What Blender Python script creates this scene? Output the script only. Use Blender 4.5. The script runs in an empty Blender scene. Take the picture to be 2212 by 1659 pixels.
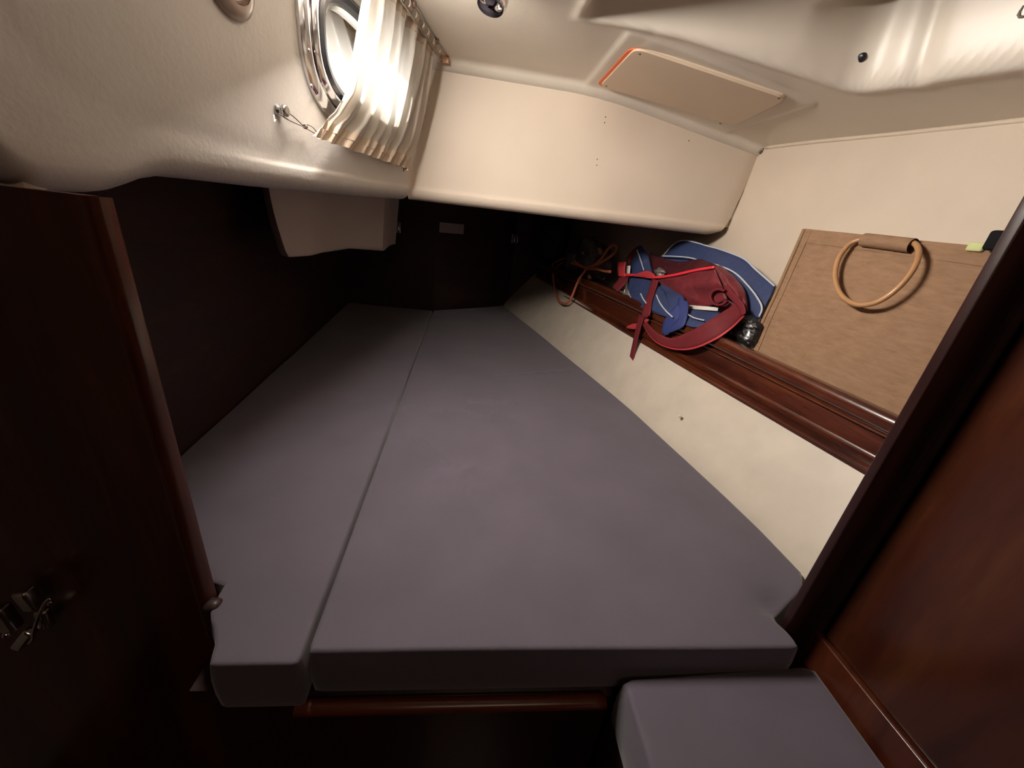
import bpy, bmesh, math, random
from mathutils import Vector, Matrix, noise
random.seed(4)
S = bpy.context.scene
C = S.collection
PI = math.pi

# ------------------------------------------------------------------ camera
# World axes: X to the right, Y towards the foot of the berth, Z up.
# All coordinates in this file are relative to the mattress top; B lifts them above the cabin sole.
B = 0.85
EYE = Vector((0, 0, 0.56))
F = 835.0
_d = Vector((-242, 1960, F)).normalized()
_U = -_d
_Y = Vector((-70, -369, F)); _Y = (_Y - _U * _Y.dot(_U)).normalized()
_X = _Y.cross(_U)
R3 = Matrix((_X, _Y, _U))                       # camera (right, down, forward) -> world
cam = bpy.data.objects.new('camera', bpy.data.cameras.new('camera'))
C.objects.link(cam)
cr = R3 @ Vector((1, 0, 0)); cu = R3 @ Vector((0, -1, 0)); cb = R3 @ Vector((0, 0, -1))
m4 = Matrix((cr, cu, cb)).transposed().to_4x4()
m4.translation = EYE + Vector((0, 0, B))
cam.matrix_world = m4
cam.data.sensor_width = 36
cam.data.lens = 36 * F / 2212
cam.data.clip_start = 0.01
S.camera = cam

# ------------------------------------------------------------------ view, world, lights
S.view_settings.view_transform = 'Standard'
S.view_settings.look = 'None'
S.view_settings.exposure = 0.22
S.view_settings.gamma = 1.0
S.view_settings.use_curve_mapping = False
S.cycles.max_bounces = 6; S.cycles.diffuse_bounces = 4; S.cycles.glossy_bounces = 3; S.cycles.transparent_max_bounces = 6; S.cycles.transmission_bounces = 4
S.cycles.caustics_reflective = False; S.cycles.caustics_refractive = False
S.cycles.use_adaptive_sampling = True; S.cycles.adaptive_threshold = .04
S.cycles.use_denoising = True; S.cycles.sample_clamp_indirect = 4
W = bpy.data.worlds.new('sky'); S.world = W; W.use_nodes = True
W.node_tree.nodes['Background'].inputs[0].default_value = (0.95, 0.97, 1.0, 1)
W.node_tree.nodes['Background'].inputs[1].default_value = 1.5

def area(name, loc, direction, sx, sy, power, col):
    l = bpy.data.lights.new(name, 'AREA'); l.shape = 'RECTANGLE'; l.size = sx; l.size_y = sy
    l.energy = power; l.color = col
    o = bpy.data.objects.new(name, l); C.objects.link(o)
    o.location = Vector(loc) + Vector((0, 0, B))
    o.rotation_euler = Vector(direction).to_track_quat('-Z', 'Y').to_euler()
    return o
CORNER = Vector((-.226, 1.4, 0))
P1D = Vector((.1752, .9845, 0))                 # along the left liner, away from the camera
P1N = Vector((P1D.y, -P1D.x, 0))                # out of the left liner, into the cabin
def p1(s, z, off=0.0):
    p = CORNER - P1D * s + P1N * off
    return Vector((p.x, p.y, z))
area('port_daylight', p1(.36, .86, -.20), (P1N + Vector((0, 0, -.25))), .50, .34, 6, (.93, .96, 1.0))
area('side_fill', p1(.62, .925, .10), (P1N * .86 + P1D * .24 + Vector((0, 0, -.47))), .30, .10, 12.5, (1.0, .905, .825))  # added fill lamp inside the cabin, out of view; no port here
area('overhead_fill', (.05, .30, 1.05), (-.05, .45, -.9), .34, .26, 2.4, (1.0, .93, .88))  # added overhead fill lamp, unseen; no open hatch above it
area('saloon_daylight', (.20, -.65, .98), (.05, .80, -.45), .5, .4, 1.0, (1.0, .74, .58))
sl = bpy.data.lights.new('sun', 'SUN'); sl.energy = 13; sl.angle = .02; sl.color = (1, .95, .86)
so = bpy.data.objects.new('sun', sl); C.objects.link(so)
so.rotation_euler = (P1N * .80 + P1D * .42 + Vector((0, 0, -.52))).to_track_quat('-Z', 'Y').to_euler()

# ------------------------------------------------------------------ picture helpers
def ray(px, py): return R3 @ Vector((px - 1106, py - 829.5, F))
def onz(px, py, z):
    v = ray(px, py); return EYE + v * ((z - EYE.z) / v.z)
def ony(px, py, y):
    v = ray(px, py); return EYE + v * (y / v.y)
def onp(px, py, P0, n):
    v = ray(px, py); return EYE + v * ((P0 - EYE).dot(n) / v.dot(n))
def ona(px, py, a):                              # vertical planes that run along the hull side: x + .161 y = a
    v = ray(px, py); return EYE + v * (a / (v.x + .161 * v.y))
def onp1(px, py, off=0.0): return onp(px, py, CORNER + P1N * off, P1N)

# ------------------------------------------------------------------ object helpers
def tag(o, label=None, cat=None, group=None, kind=None):
    if label: o['label'] = label
    if cat: o['category'] = cat
    if group: o['group'] = group
    if kind: o['kind'] = kind
    return o
def thing(name, loc, label, cat, group=None):
    o = bpy.data.objects.new(name, None); C.objects.link(o)
    o.empty_display_size = .05
    o.location = Vector(loc) + Vector((0, 0, B))
    return tag(o, label, cat, group)
def wloc(o):
    v = Vector(o.location)
    while o.parent: o = o.parent; v += Vector(o.location)
    return v
def obj(name, V, Fc, mat, parent=None, smooth=True, sub=0, bev=0, solid=0, sharp=None, uv=None):
    V = [Vector(v) for v in V]
    if parent: org = wloc(parent) - Vector((0, 0, B))
    else:
        org = Vector((sum(v.x for v in V) / len(V), sum(v.y for v in V) / len(V), min(v.z for v in V)))
    me = bpy.data.meshes.new(name)
    me.from_pydata([tuple(v - org) for v in V], [], Fc)
    me.materials.append(mat)
    bm = bmesh.new(); bm.from_mesh(me)
    bmesh.ops.remove_doubles(bm, verts=bm.verts, dist=1e-5)
    bmesh.ops.recalc_face_normals(bm, faces=bm.faces)
    bm.to_mesh(me); bm.free()
    if uv:
        l = me.uv_layers.new(name='UVMap')
        for p in me.polygons:
            for li in p.loop_indices:
                co = me.vertices[me.loops[li].vertex_index].co + org
                l.data[li].uv = uv(co)
    o = bpy.data.objects.new(name, me); C.objects.link(o)
    if parent: o.parent = parent
    else: o.location = org + Vector((0, 0, B))
    if solid:
        m = o.modifiers.new('solid', 'SOLIDIFY'); m.thickness = solid; m.offset = 0
    if bev:
        m = o.modifiers.new('bevel', 'BEVEL'); m.width = bev; m.segments = 3; m.limit_method = 'ANGLE'; m.angle_limit = math.radians(35)
    if sub:
        m = o.modifiers.new('sub', 'SUBSURF'); m.levels = sub; m.render_levels = sub
    if smooth:
        for p in me.polygons: p.use_smooth = True
        if sharp:
            me.set_sharp_from_angle(angle=math.radians(sharp))
    return o
class MB:
    def __init__(s): s.V = []; s.F = []
    def add(s, V, Fc):
        n = len(s.V); s.V += [Vector(v) for v in V]; s.F += [tuple(i + n for i in f) for f in Fc]; return s
    def box(s, x0, x1, y0, y1, z0, z1):
        return s.add([(x0,y0,z0),(x1,y0,z0),(x1,y1,z0),(x0,y1,z0),(x0,y0,z1),(x1,y0,z1),(x1,y1,z1),(x0,y1,z1)],
                     [(0,3,2,1),(4,5,6,7),(0,1,5,4),(1,2,6,5),(2,3,7,6),(3,0,4,7)])
    def obox(s, c, ax, ay, az):                  # centre and three half-axis vectors
        c, ax, ay, az = map(Vector, (c, ax, ay, az))
        P = [c + ax*i + ay*j + az*k for k in (-1, 1) for (i, j) in ((-1,-1),(1,-1),(1,1),(-1,1))]
        return s.add(P, [(0,3,2,1),(4,5,6,7),(0,1,5,4),(1,2,6,5),(2,3,7,6),(3,0,4,7)])
    def grid(s, G, closed=False):
        h, w = len(G), len(G[0]); Fc = []
        for i in range(h - 1):
            for j in range(w if closed else w - 1):
                k = (j + 1) % w
                Fc.append((i*w + j, i*w + k, (i+1)*w + k, (i+1)*w + j))
        return s.add([p for r in G for p in r], Fc)
    def tube(s, P, r, n=10, cap=True, flat=1.0):
        P = [Vector(p) for p in P]; G = []; up = None
        for i, p in enumerate(P):
            t = (P[min(i+1, len(P)-1)] - P[max(i-1, 0)]).normalized()
            if up is None:
                up = t.orthogonal().normalized()
            up = (up - t * up.dot(t)).normalized(); sd = t.cross(up)
            rr = r(i / (len(P) - 1)) if callable(r) else r
            G.append([p + up * math.cos(a) * rr + sd * math.sin(a) * rr * flat for a in [2*PI*k/n for k in range(n)]])
        n0 = len(s.V); s.grid(G, True)
        if cap:
            s.F.append(tuple(n0 + k for k in range(n))[::-1]); e = n0 + (len(P) - 1) * n
            s.F.append(tuple(e + k for k in range(n)))
        return s
    def lathe(s, c, axis, prof, n=24):           # prof: (radius, distance along axis)
        c = Vector(c); t = Vector(axis).normalized(); u = t.orthogonal().normalized(); v = t.cross(u)
        G = [[c + t*h + (u*math.cos(a) + v*math.sin(a)) * max(r, 1e-5) for a in [2*PI*k/n for k in range(n)]] for r, h in prof]
        return s.grid(G, True)
    def build(s, name, mat, parent=None, **k): return obj(name, s.V, s.F, mat, parent, **k)
def spline(P, n=8):
    P = [Vector(p) for p in P]; out = []
    for i in range(len(P) - 1):
        a, b, c, d = P[max(i-1, 0)], P[i], P[i+1], P[min(i+2, len(P)-1)]
        for k in range(n):
            t = k / n
            out.append(.5 * ((2*b) + (c - a)*t + (2*a - 5*b + 4*c - d)*t*t + (3*b - a - 3*c + d)*t**3))
    return out + [P[-1]]
def interp(T, x):
    if x <= T[0][0]: return T[0][1]
    for (a, b), (c, d) in zip(T, T[1:]):
        if x <= c: return b + (d - b) * (x - a) / (c - a)
    return T[-1][1]
def smooth(a, b, x):
    t = max(0, min(1, (x - a) / (b - a))); return t*t*(3 - 2*t)
def lin(a, b, n): return [a + (b - a) * i / n for i in range(n + 1)]

# ------------------------------------------------------------------ materials
def nodes(name):
    m = bpy.data.materials.new(name); m.use_nodes = True
    t = m.node_tree; return m, t, t.nodes['Principled BSDF']
def N(t, kind, **k):
    n = t.nodes.new(kind)
    for a, b in k.items():
        if a in n.inputs.keys(): n.inputs[a].default_value = b
        else: setattr(n, a, b)
    return n
def plain(name, col, rough=.5, metal=0, bump=0, scale=60, coat=0, var=0.0, varscale=5, spec=None, detail=4, dist=.002, sheen=0):
    m, t, p = nodes(name)
    p.inputs['Base Color'].default_value = (*col, 1); p.inputs['Roughness'].default_value = rough
    p.inputs['Metallic'].default_value = metal; p.inputs['Coat Weight'].default_value = coat
    p.inputs['Coat Roughness'].default_value = .15; p.inputs['Sheen Weight'].default_value = sheen
    if spec is not None: p.inputs['Specular IOR Level'].default_value = spec
    g = N(t, 'ShaderNodeNewGeometry')
    if bump:
        n = N(t, 'ShaderNodeTexNoise', Scale=scale, Detail=detail); t.links.new(g.outputs['Position'], n.inputs['Vector'])
        b = N(t, 'ShaderNodeBump', Strength=bump, Distance=dist); t.links.new(n.outputs[0], b.inputs['Height']); t.links.new(b.outputs[0], p.inputs['Normal'])
    if var:
        n = N(t, 'ShaderNodeTexNoise', Scale=varscale, Detail=5); t.links.new(g.outputs['Position'], n.inputs['Vector'])
        r = N(t, 'ShaderNodeValToRGB'); r.color_ramp.elements[0].position = .3; r.color_ramp.elements[1].position = .7
        r.color_ramp.elements[0].color = (*[c * (1 - var) for c in col], 1); r.color_ramp.elements[1].color = (*[min(1, c * (1 + var)) for c in col], 1)
        t.links.new(n.outputs[0], r.inputs[0]); t.links.new(r.outputs[0], p.inputs['Base Color'])
    return m
def wood(name, dark, mid, light, stretch, rough=.28, coat=.5, rot=(0, 0, 0)):
    m, t, p = nodes(name)
    g = N(t, 'ShaderNodeNewGeometry'); mp = N(t, 'ShaderNodeMapping'); mp.inputs['Scale'].default_value = stretch
    mp.inputs['Rotation'].default_value = rot
    t.links.new(g.outputs['Position'], mp.inputs['Vector'])
    n1 = N(t, 'ShaderNodeTexNoise', Scale=1.0, Detail=6, Roughness=.6, Distortion=.6); t.links.new(mp.outputs[0], n1.inputs['Vector'])
    r = N(t, 'ShaderNodeValToRGB'); e = r.color_ramp.elements
    e[0].position = .30; e[0].color = (*dark, 1); e[1].position = .72; e[1].color = (*light, 1)
    k = e.new(.5); k.color = (*mid, 1)
    t.links.new(n1.outputs[0], r.inputs[0])
    n2 = N(t, 'ShaderNodeTexNoise', Scale=9.0, Detail=5); t.links.new(mp.outputs[0], n2.inputs['Vector'])
    mx = N(t, 'ShaderNodeMix', data_type='RGBA', blend_type='MULTIPLY'); mx.inputs[0].default_value = .18
    t.links.new(r.outputs[0], mx.inputs[6])
    r2 = N(t, 'ShaderNodeValToRGB'); r2.color_ramp.elements[0].position = .35; r2.color_ramp.elements[1].position = .6
    t.links.new(n2.outputs[0], r2.inputs[0]); t.links.new(r2.outputs[0], mx.inputs[7])
    t.links.new(mx.outputs[2], p.inputs['Base Color'])
    b = N(t, 'ShaderNodeBump', Strength=.12, Distance=.001); t.links.new(n2.outputs[0], b.inputs['Height']); t.links.new(b.outputs[0], p.inputs['Normal'])
    p.inputs['Roughness'].default_value = rough; p.inputs['Coat Weight'].default_value = coat; p.inputs['Coat Roughness'].default_value = .18
    p.inputs['Specular IOR Level'].default_value = .35
    return m
M = {}
M['gelcoat'] = plain('cream_gelcoat', (.68, .585, .475), .5, bump=.10, scale=35, var=.03, varscale=6, spec=.3)
M['liner'] = plain('textured_cream_paint', (.61, .575, .53), .45, bump=.32, scale=150, var=.04, varscale=8, detail=3, dist=.0018)
M['ceiling'] = plain('cream_headliner', (.74, .675, .575), .38, bump=.15, scale=60, var=.04, varscale=5)
M['vinyl'] = plain('cream_vinyl', (.68, .58, .46), .55, bump=.2, scale=420, var=.03, varscale=9)
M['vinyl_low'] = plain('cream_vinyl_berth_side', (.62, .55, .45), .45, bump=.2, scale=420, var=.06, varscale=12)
M['panel'] = plain('beige_hatch_panel', (.66, .52, .38), .4, bump=.1, scale=300, var=.03)
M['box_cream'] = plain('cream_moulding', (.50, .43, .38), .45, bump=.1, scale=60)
dk, md, lt = (.030, .006, .004), (.062, .014, .006), (.12, .036, .012)
M['wood_v'] = wood('mahogany_upright_grain', dk, md, lt, (14, 14, 1.3))
M['wood_y'] = wood('mahogany_grain_along_berth', (.035, .007, .004), (.085, .018, .007), (.15, .036, .011), (22, 1.1, 22), .27, 1.0, rot=(0, 0, -.16))
M['wood_dark'] = wood('dark_mahogany_upright', (.014, .005, .005), (.026, .008, .007), (.045, .014, .010), (14, 14, 1.3), .35, .4)
M['wood_x'] = wood('mahogany_grain_across', (.06, .012, .006), (.13, .028, .010), (.22, .055, .016), (2.0, 26, 26), .3, .5)
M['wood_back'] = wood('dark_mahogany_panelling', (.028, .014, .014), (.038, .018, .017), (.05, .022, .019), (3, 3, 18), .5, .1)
M['wood_r'] = wood('mahogany_door_panel', (.030, .007, .004), (.055, .014, .006), (.11, .036, .012), (8, 8, 1.3), .3, .5)
M['chrome'] = plain('polished_chrome', (.82, .82, .84), .10, 1)
M['satin'] = plain('brushed_steel', (.55, .54, .53), .28, 1, bump=.05, scale=200)
M['rubber'] = plain('black_rubber', (.012, .012, .016), .35)
M['black'] = plain('black_plastic', (.012, .012, .013), .85, spec=.1)
M['white'] = plain('white_plastic', (.8, .78, .74), .4)
M['label'] = plain('pale_label', (.42, .36, .37), .5)
M['brown_knob'] = plain('yellowed_plastic', (.38, .29, .23), .25, coat=.4)
M['brown_dark'] = plain('dark_yellowed_plastic', (.14, .09, .07), .2, coat=.4)
M['jute_trim'] = plain('jute_seam', (.33, .20, .11), .9, bump=.6, scale=300)
M['cane'] = plain('bamboo_cane', (.50, .27, .12), .4, coat=.2, bump=.1, scale=80, var=.12, varscale=25)
M['red'] = plain('dark_red_webbing', (.15, .008, .014), .75, bump=.5, scale=500, sheen=.0, var=.15, varscale=25)
M['red_cloth'] = plain('red_nylon_cloth', (.15, .010, .016), .62, bump=.9, scale=24, sheen=.1, var=.18, varscale=20, dist=.009)
M['red_trim'] = plain('bright_red_piping', (.80, .035, .05), .5)
M['red_shade'] = plain('red_nylon_shaded_inside', (.06, .006, .010), .6, bump=.8, scale=30, dist=.008)  # darker copy of the red nylon, shade inside the bag put into colour
M['coral'] = plain('coral_red_webbing', (.50, .04, .05), .6, bump=.3, scale=300)
M['navy'] = plain('navy_canvas', (.028, .045, .125), .7, bump=.8, scale=22, var=.15, varscale=15, dist=.008)
M['blue_web'] = plain('blue_webbing', (.028, .042, .17), .7, bump=.4, scale=400)
M['stripe'] = plain('pale_blue_white_piping', (.55, .60, .68), .55)
M['paper'] = plain('white_lining', (.78, .74, .68), .6, bump=.3, scale=60)
M['cord'] = plain('orange_brown_cord', (.60, .17, .08), .6, bump=.3, scale=400)
M['grey_cord'] = plain('grey_elastic_cord', (.30, .26, .23), .7)
M['binbag'] = plain('black_crumpled_plastic', (.09, .09, .085), .16, bump=1.0, scale=28, detail=5, dist=.02, coat=.6)
M['black_film'] = plain('glossy_black_plastic', (.015, .015, .015), .25, bump=1.0, scale=40, dist=.015, coat=.4)
M['brown_foil'] = plain('brown_crinkled_film', (.50, .27, .12), .2, bump=1.0, scale=60, dist=.01, coat=.5, metal=.2)
M['floor'] = wood('dark_cabin_sole', (.03, .01, .006), (.06, .02, .01), (.09, .03, .015), (2, 24, 24))
M['ink'] = plain('grey_pencil', (.18, .15, .12), .8)
# cushion cloth: fine weave
def cloth():
    m, t, p = nodes('grey_purple_upholstery')
    g = N(t, 'ShaderNodeNewGeometry')
    n = N(t, 'ShaderNodeTexNoise', Scale=6.0, Detail=4); t.links.new(g.outputs['Position'], n.inputs['Vector'])
    r = N(t, 'ShaderNodeValToRGB'); r.color_ramp.elements[0].position = .3; r.color_ramp.elements[1].position = .7
    r.color_ramp.elements[0].color = (.099, .085, .109, 1); r.color_ramp.elements[1].color = (.118, .101, .129, 1)
    t.links.new(n.outputs[0], r.inputs[0]); t.links.new(r.outputs[0], p.inputs['Base Color'])
    w = N(t, 'ShaderNodeTexNoise', Scale=700.0, Detail=2); t.links.new(g.outputs['Position'], w.inputs['Vector'])
    b = N(t, 'ShaderNodeBump', Strength=.35, Distance=.0006); t.links.new(w.outputs[0], b.inputs['Height'])
    w2 = N(t, 'ShaderNodeTexNoise', Scale=7.0, Detail=3); t.links.new(g.outputs['Position'], w2.inputs['Vector'])
    b2 = N(t, 'ShaderNodeBump', Strength=.25, Distance=.012); t.links.new(w2.outputs[0], b2.inputs['Height']); t.links.new(b.outputs[0], b2.inputs['Normal'])
    t.links.new(b2.outputs[0], p.inputs['Normal'])
    p.inputs['Roughness'].default_value = .75; p.inputs['Sheen Weight'].default_value = .25; p.inputs['Specular IOR Level'].default_value = .25
    return m
M['cushion'] = cloth()
def jute():
    m, t, p = nodes('woven_jute')
    g = N(t, 'ShaderNodeNewGeometry')
    col = N(t, 'ShaderNodeTexNoise', Scale=1.0, Detail=6, Roughness=.65); mp = N(t, 'ShaderNodeMapping'); mp.inputs['Scale'].default_value = (30, 30, 110)
    t.links.new(g.outputs['Position'], mp.inputs['Vector']); t.links.new(mp.outputs[0], col.inputs['Vector'])
    r = N(t, 'ShaderNodeValToRGB'); r.color_ramp.elements[0].position = .3; r.color_ramp.elements[1].position = .75
    r.color_ramp.elements[0].color = (.26, .155, .092, 1); r.color_ramp.elements[1].color = (.38, .235, .142, 1)
    t.links.new(col.outputs[0], r.inputs[0]); t.links.new(r.outputs[0], p.inputs['Base Color'])
    n2 = N(t, 'ShaderNodeTexNoise', Scale=1.0, Detail=3); mp2 = N(t, 'ShaderNodeMapping'); mp2.inputs['Scale'].default_value = (400, 400, 400)
    t.links.new(g.outputs['Position'], mp2.inputs['Vector']); t.links.new(mp2.outputs[0], n2.inputs['Vector'])
    ad = N(t, 'ShaderNodeMath', operation='ADD'); t.links.new(n2.outputs[0], ad.inputs[0]); t.links.new(col.outputs[0], ad.inputs[1])
    b = N(t, 'ShaderNodeBump', Strength=.5, Distance=.0015); t.links.new(ad.outputs[0], b.inputs['Height']); t.links.new(b.outputs[0], p.inputs['Normal'])
    p.inputs['Roughness'].default_value = .9; p.inputs['Specular IOR Level'].default_value = .15
    return m
M['jute'] = jute()
def curtain_mat(name, col, tr):
    m, t, p = nodes(name)
    p.inputs['Base Color'].default_value = (*col, 1); p.inputs['Roughness'].default_value = .8
    tl = N(t, 'ShaderNodeBsdfTranslucent'); tl.inputs[0].default_value = (*[min(1, c * 1.05) for c in col], 1)
    mx = N(t, 'ShaderNodeMixShader'); mx.inputs[0].default_value = tr
    t.links.new(p.outputs[0], mx.inputs[1]); t.links.new(tl.outputs[0], mx.inputs[2])
    t.links.new(mx.outputs[0], t.nodes['Material Output'].inputs[0])
    return m
M['curtain'] = curtain_mat('sheer_cream_curtain_cloth', (.74, .68, .60), .30)
M['hem'] = curtain_mat('doubled_curtain_hem', (.62, .50, .38), .15)
def glass_mat():
    m, t, p = nodes('port_glass'); t.nodes.remove(p)
    tr = N(t, 'ShaderNodeBsdfTransparent'); tr.inputs[0].default_value = (.92, .94, .94, 1)
    gl = N(t, 'ShaderNodeBsdfGlossy'); gl.inputs['Roughness'].default_value = .03
    fr = N(t, 'ShaderNodeFresnel'); fr.inputs[0].default_value = 1.45
    mx = N(t, 'ShaderNodeMixShader'); t.links.new(fr.outputs[0], mx.inputs[0]); t.links.new(tr.outputs[0], mx.inputs[1]); t.links.new(gl.outputs[0], mx.inputs[2])
    t.links.new(mx.outputs[0], t.nodes['Material Output'].inputs[0])
    return m
M['glass'] = glass_mat()
def struct(o, label=None): return tag(o, label, None, None, 'structure')

# ------------------------------------------------------------------ left liner with the port hole
ZB = [(0.0, .579), (.022, .579), (.25, .572), (.509, .565), (.687, .561), (.80, .560), (.845, .559), (.872, .553), (.892, .545), (.912, .538), (.935, .5345), (.975, .5345), (.995, .539), (1.004, .547), (1.012, .559), (1.03, .58), (1.06, .60), (1.35, .62)]
HC, HA, HB_ = (.345, .822), .213, .134           # port centre (s, z) and half sizes
def oval(a, b, k, n=64, e=2.9):
    out = []
    for i in range(n):
        t = 2 * PI * i / n; c, s_ = math.cos(t), math.sin(t)
        out.append((HC[0] + k * a * math.copysign(abs(c) ** (2 / e), c) , HC[1] + k * b * math.copysign(abs(s_) ** (2 / e), s_)))
    return out
def zb_of(s): return interp(ZB, s)
def relief(s, z):                                # faint pressed outline of the moulding left of the port
    # ridge follows a rounded corner from (s .98, z .70) down to (s .60, z .60)
    d = abs(math.hypot(max(0, s - .90), max(0, .70 - z)) - .085) if (s > .90 or z < .70) else 1
    return -.0016 * math.exp(-(d / .012) ** 2) * smooth(.50, .72, s) + .005 * smooth(-.002, .004, (zb_of(s) + .040) - z) * (1 - smooth(.60, .80, s))
mb = MB()
ss = lin(.02, .64, 88) + lin(.64, 1.35, 100)[1:]
G = []
for s in ss:
    zb = interp(ZB, s); col = []
    for z in lin(.665, zb + .052, 6) + lin(zb + .048, zb + .034, 5): col.append(p1(s, z, relief(s, z)))
    lipo = relief(s, zb + .03)
    r = .030
    for a in lin(0, PI / 2, 8)[1:]:
        col.append(p1(s, zb + r * (1 - math.sin(a)) + .0, lipo - r * (1 - math.cos(a))))
    col.append(p1(s, zb + .004, -.08)); col.append(p1(s, zb + .03, -.30))
    G.append(col)
mb.grid(G)
mb.grid([[p1(s, z, relief(s, z)) for z in lin(.665, 1.10, 40)] for s in lin(.64, 1.35, 100)])
mb.grid([[p1(s, z) for z in lin(.665, 1.10, 20)] for s in lin(.02, .06, 3)])
mb.grid([[p1(s, z) for z in lin(.98, 1.10, 4)] for s in lin(.06, .64, 40)])
ov = oval(HA - .012, HB_ - .012, 1)
outer = []
for (s, z) in ov:                                # project the oval outwards on the rectangle round it
    dx, dz = s - HC[0], z - HC[1]; k = 1e9
    if dx > 1e-9: k = min(k, (.64 - HC[0]) / dx)
    if dx < -1e-9: k = min(k, (.06 - HC[0]) / dx)
    if dz > 1e-9: k = min(k, (.98 - HC[1]) / dz)
    if dz < -1e-9: k = min(k, (.665 - HC[1]) / dz)
    outer.append((HC[0] + dx * k, HC[1] + dz * k))
for c in ((.64, .665), (.64, .98), (.06, .665), (.06, .98)):
    j = min(range(64), key=lambda i: (outer[i][0] - c[0]) ** 2 + (outer[i][1] - c[1]) ** 2); outer[j] = c
mb.grid([[p1(a[0] + (b[0] - a[0]) * t, a[1] + (b[1] - a[1]) * t) for a, b in zip(ov, outer)] for t in lin(0, 1, 4)], True)
mb.grid([[p1(a[0], a[1], -d) for a in ov] for d in (0, .02, .045)], True)
wl = mb.build('wall_left', M['liner'], smooth=True, sharp=50); struct(wl, 'cream textured moulded liner round the oval port, with a rounded lower lip')

# port: chrome frame, rubber seal, inner ring, glass
def ring(name, mat, loops, parent):
    m = MB(); m.grid([[p1(a[0], a[1], off) for a in oval(a_, b_, 1)] for a_, b_, off in loops], True)
    return m.build(name, mat, parent, sharp=40)
win = bpy.data.objects.new('window_1', None); C.objects.link(win); win.location = p1(*HC) + Vector((0, 0, B)); struct(win, 'oval opening port with polished chrome frame')
ring('frame_flange', M['chrome'], [(HA, HB_, 0), (HA, HB_, .006), (HA - .005, HB_ - .005, .010), (HA - .022, HB_ - .022, .011), (HA - .024, HB_ - .024, .006)], win)
ring('frame_rim', M['chrome'], [(HA - .024, HB_ - .024, .004), (HA - .025, HB_ - .025, .014), (HA - .030, HB_ - .030, .018), (HA - .038, HB_ - .038, .018), (HA - .042, HB_ - .042, .012), (HA - .044, HB_ - .044, -.01)], win)
ring('rubber_seal', M['rubber'], [(HA - .038, HB_ - .038, .010), (HA - .040, HB_ - .040, .019), (HA - .046, HB_ - .046, .023), (HA - .055, HB_ - .055, .021), (HA - .059, HB_ - .059, .014), (HA - .060, HB_ - .060, -.01)], win)
ring('inner_ring', M['satin'], [(HA - .058, HB_ - .058, .014), (HA - .063, HB_ - .063, .015), (HA - .068, HB_ - .068, .010), (HA - .069, HB_ - .069, -.004), (HA - .066, HB_ - .066, -.010), (HA - .012, HB_ - .012, -.014)], win)
gl = MB(); gl.add([p1(a, b, .004) for a, b in oval(HA - .067, HB_ - .066, 1)], [tuple(range(64))])
gl.build('glass', M['glass'], win)
for t in (-1, 1):                                # screws in the flange
    for q in (.72, .30):
        MB().lathe(p1(HC[0] + HA * .93, HC[1] + t * HB_ * q * .9, .010), P1N, [(.004, 0), (.004, .001), (.0, .002)], 10).build('screw', M['satin'], win)

# ------------------------------------------------------------------ far cream panel
def xr(z): return interp([(.579, .80), (.587, .82), (.60, .848), (.63, .866), (.712, .881), (.868, .904), (1.0, .92)], z)
A0 = p1(.02, 0); rad = .022
pl = [p1(.02, 0), p1(.010, 0, .0015), Vector((CORNER.x + .0035, CORNER.y - .0045, 0)), Vector((CORNER.x + .011, 1.3985, 0)), Vector((CORNER.x + .022, 1.400, 0))]
mb = MB(); G = []
rows = []                                        # (z, towards the camera)
for z in lin(1.06, .625, 24): rows.append((z, 0))
rows += [(.619, .0005), (.616, .004), (.612, .006)]
for a in lin(0, PI / 2, 8): rows.append((.582 + .028 * (1 - math.sin(a)), .006 - .028 * (1 - math.cos(a))))
rows += [(.584, -.08), (.60, -.35)]
for z, off in rows:
    row = [Vector((p.x, p.y - off, z)) for p in pl]
    X0 = pl[-1].x; X1 = xr(z)
    for u in lin(0, 1, 60)[1:]:
        x = X0 + (X1 - X0) * u
        row.append(Vector((x, 1.4 - off + .006 * smooth(.97, 1, u), z + .006 * u * (z < .7))))
    row.append(row[-1] + Vector((.002, .02, 0)))
    G.append(row)
mb.grid(G)
wf = mb.build('wall_back', M['gelcoat'], sharp=50); struct(wf, 'smooth cream moulded panel across the cabin with a rounded lower lip')
# small holes in it
for px, py in ((1488, 304), (1290, 344), (1308, 253), (1306, 265), (1289, 357)):
    q = ony(px, py, 1.4)
    MB().lathe(q, (0, -1, 0), [(.0022, .0002), (.0018, .0007), (0, .0009)], 8).build('screw_hole', M['ink'], wf)
# soles of the cockpit above the berth (keep daylight out)
mb = MB(); mb.box(-1.5, .95, 1.42, 3.1, .62, .65); q0, q1 = p1(1.36, .62, -.01), p1(-.05, .62, -.01)
mb.add([(-1.5, q0.y, .62), q0, q1, (-1.5, q1.y, .62), (-1.5, q0.y, .65), q0 + Vector((0, 0, .03)), q1 + Vector((0, 0, .03)), (-1.5, q1.y, .65)], [(0,3,2,1),(4,5,6,7),(0,1,5,4),(1,2,6,5),(2,3,7,6),(3,0,4,7)])
ck = mb.build('trim_1', M['gelcoat'], smooth=False); struct(ck, 'underside of the cockpit sole over the berth')

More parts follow.
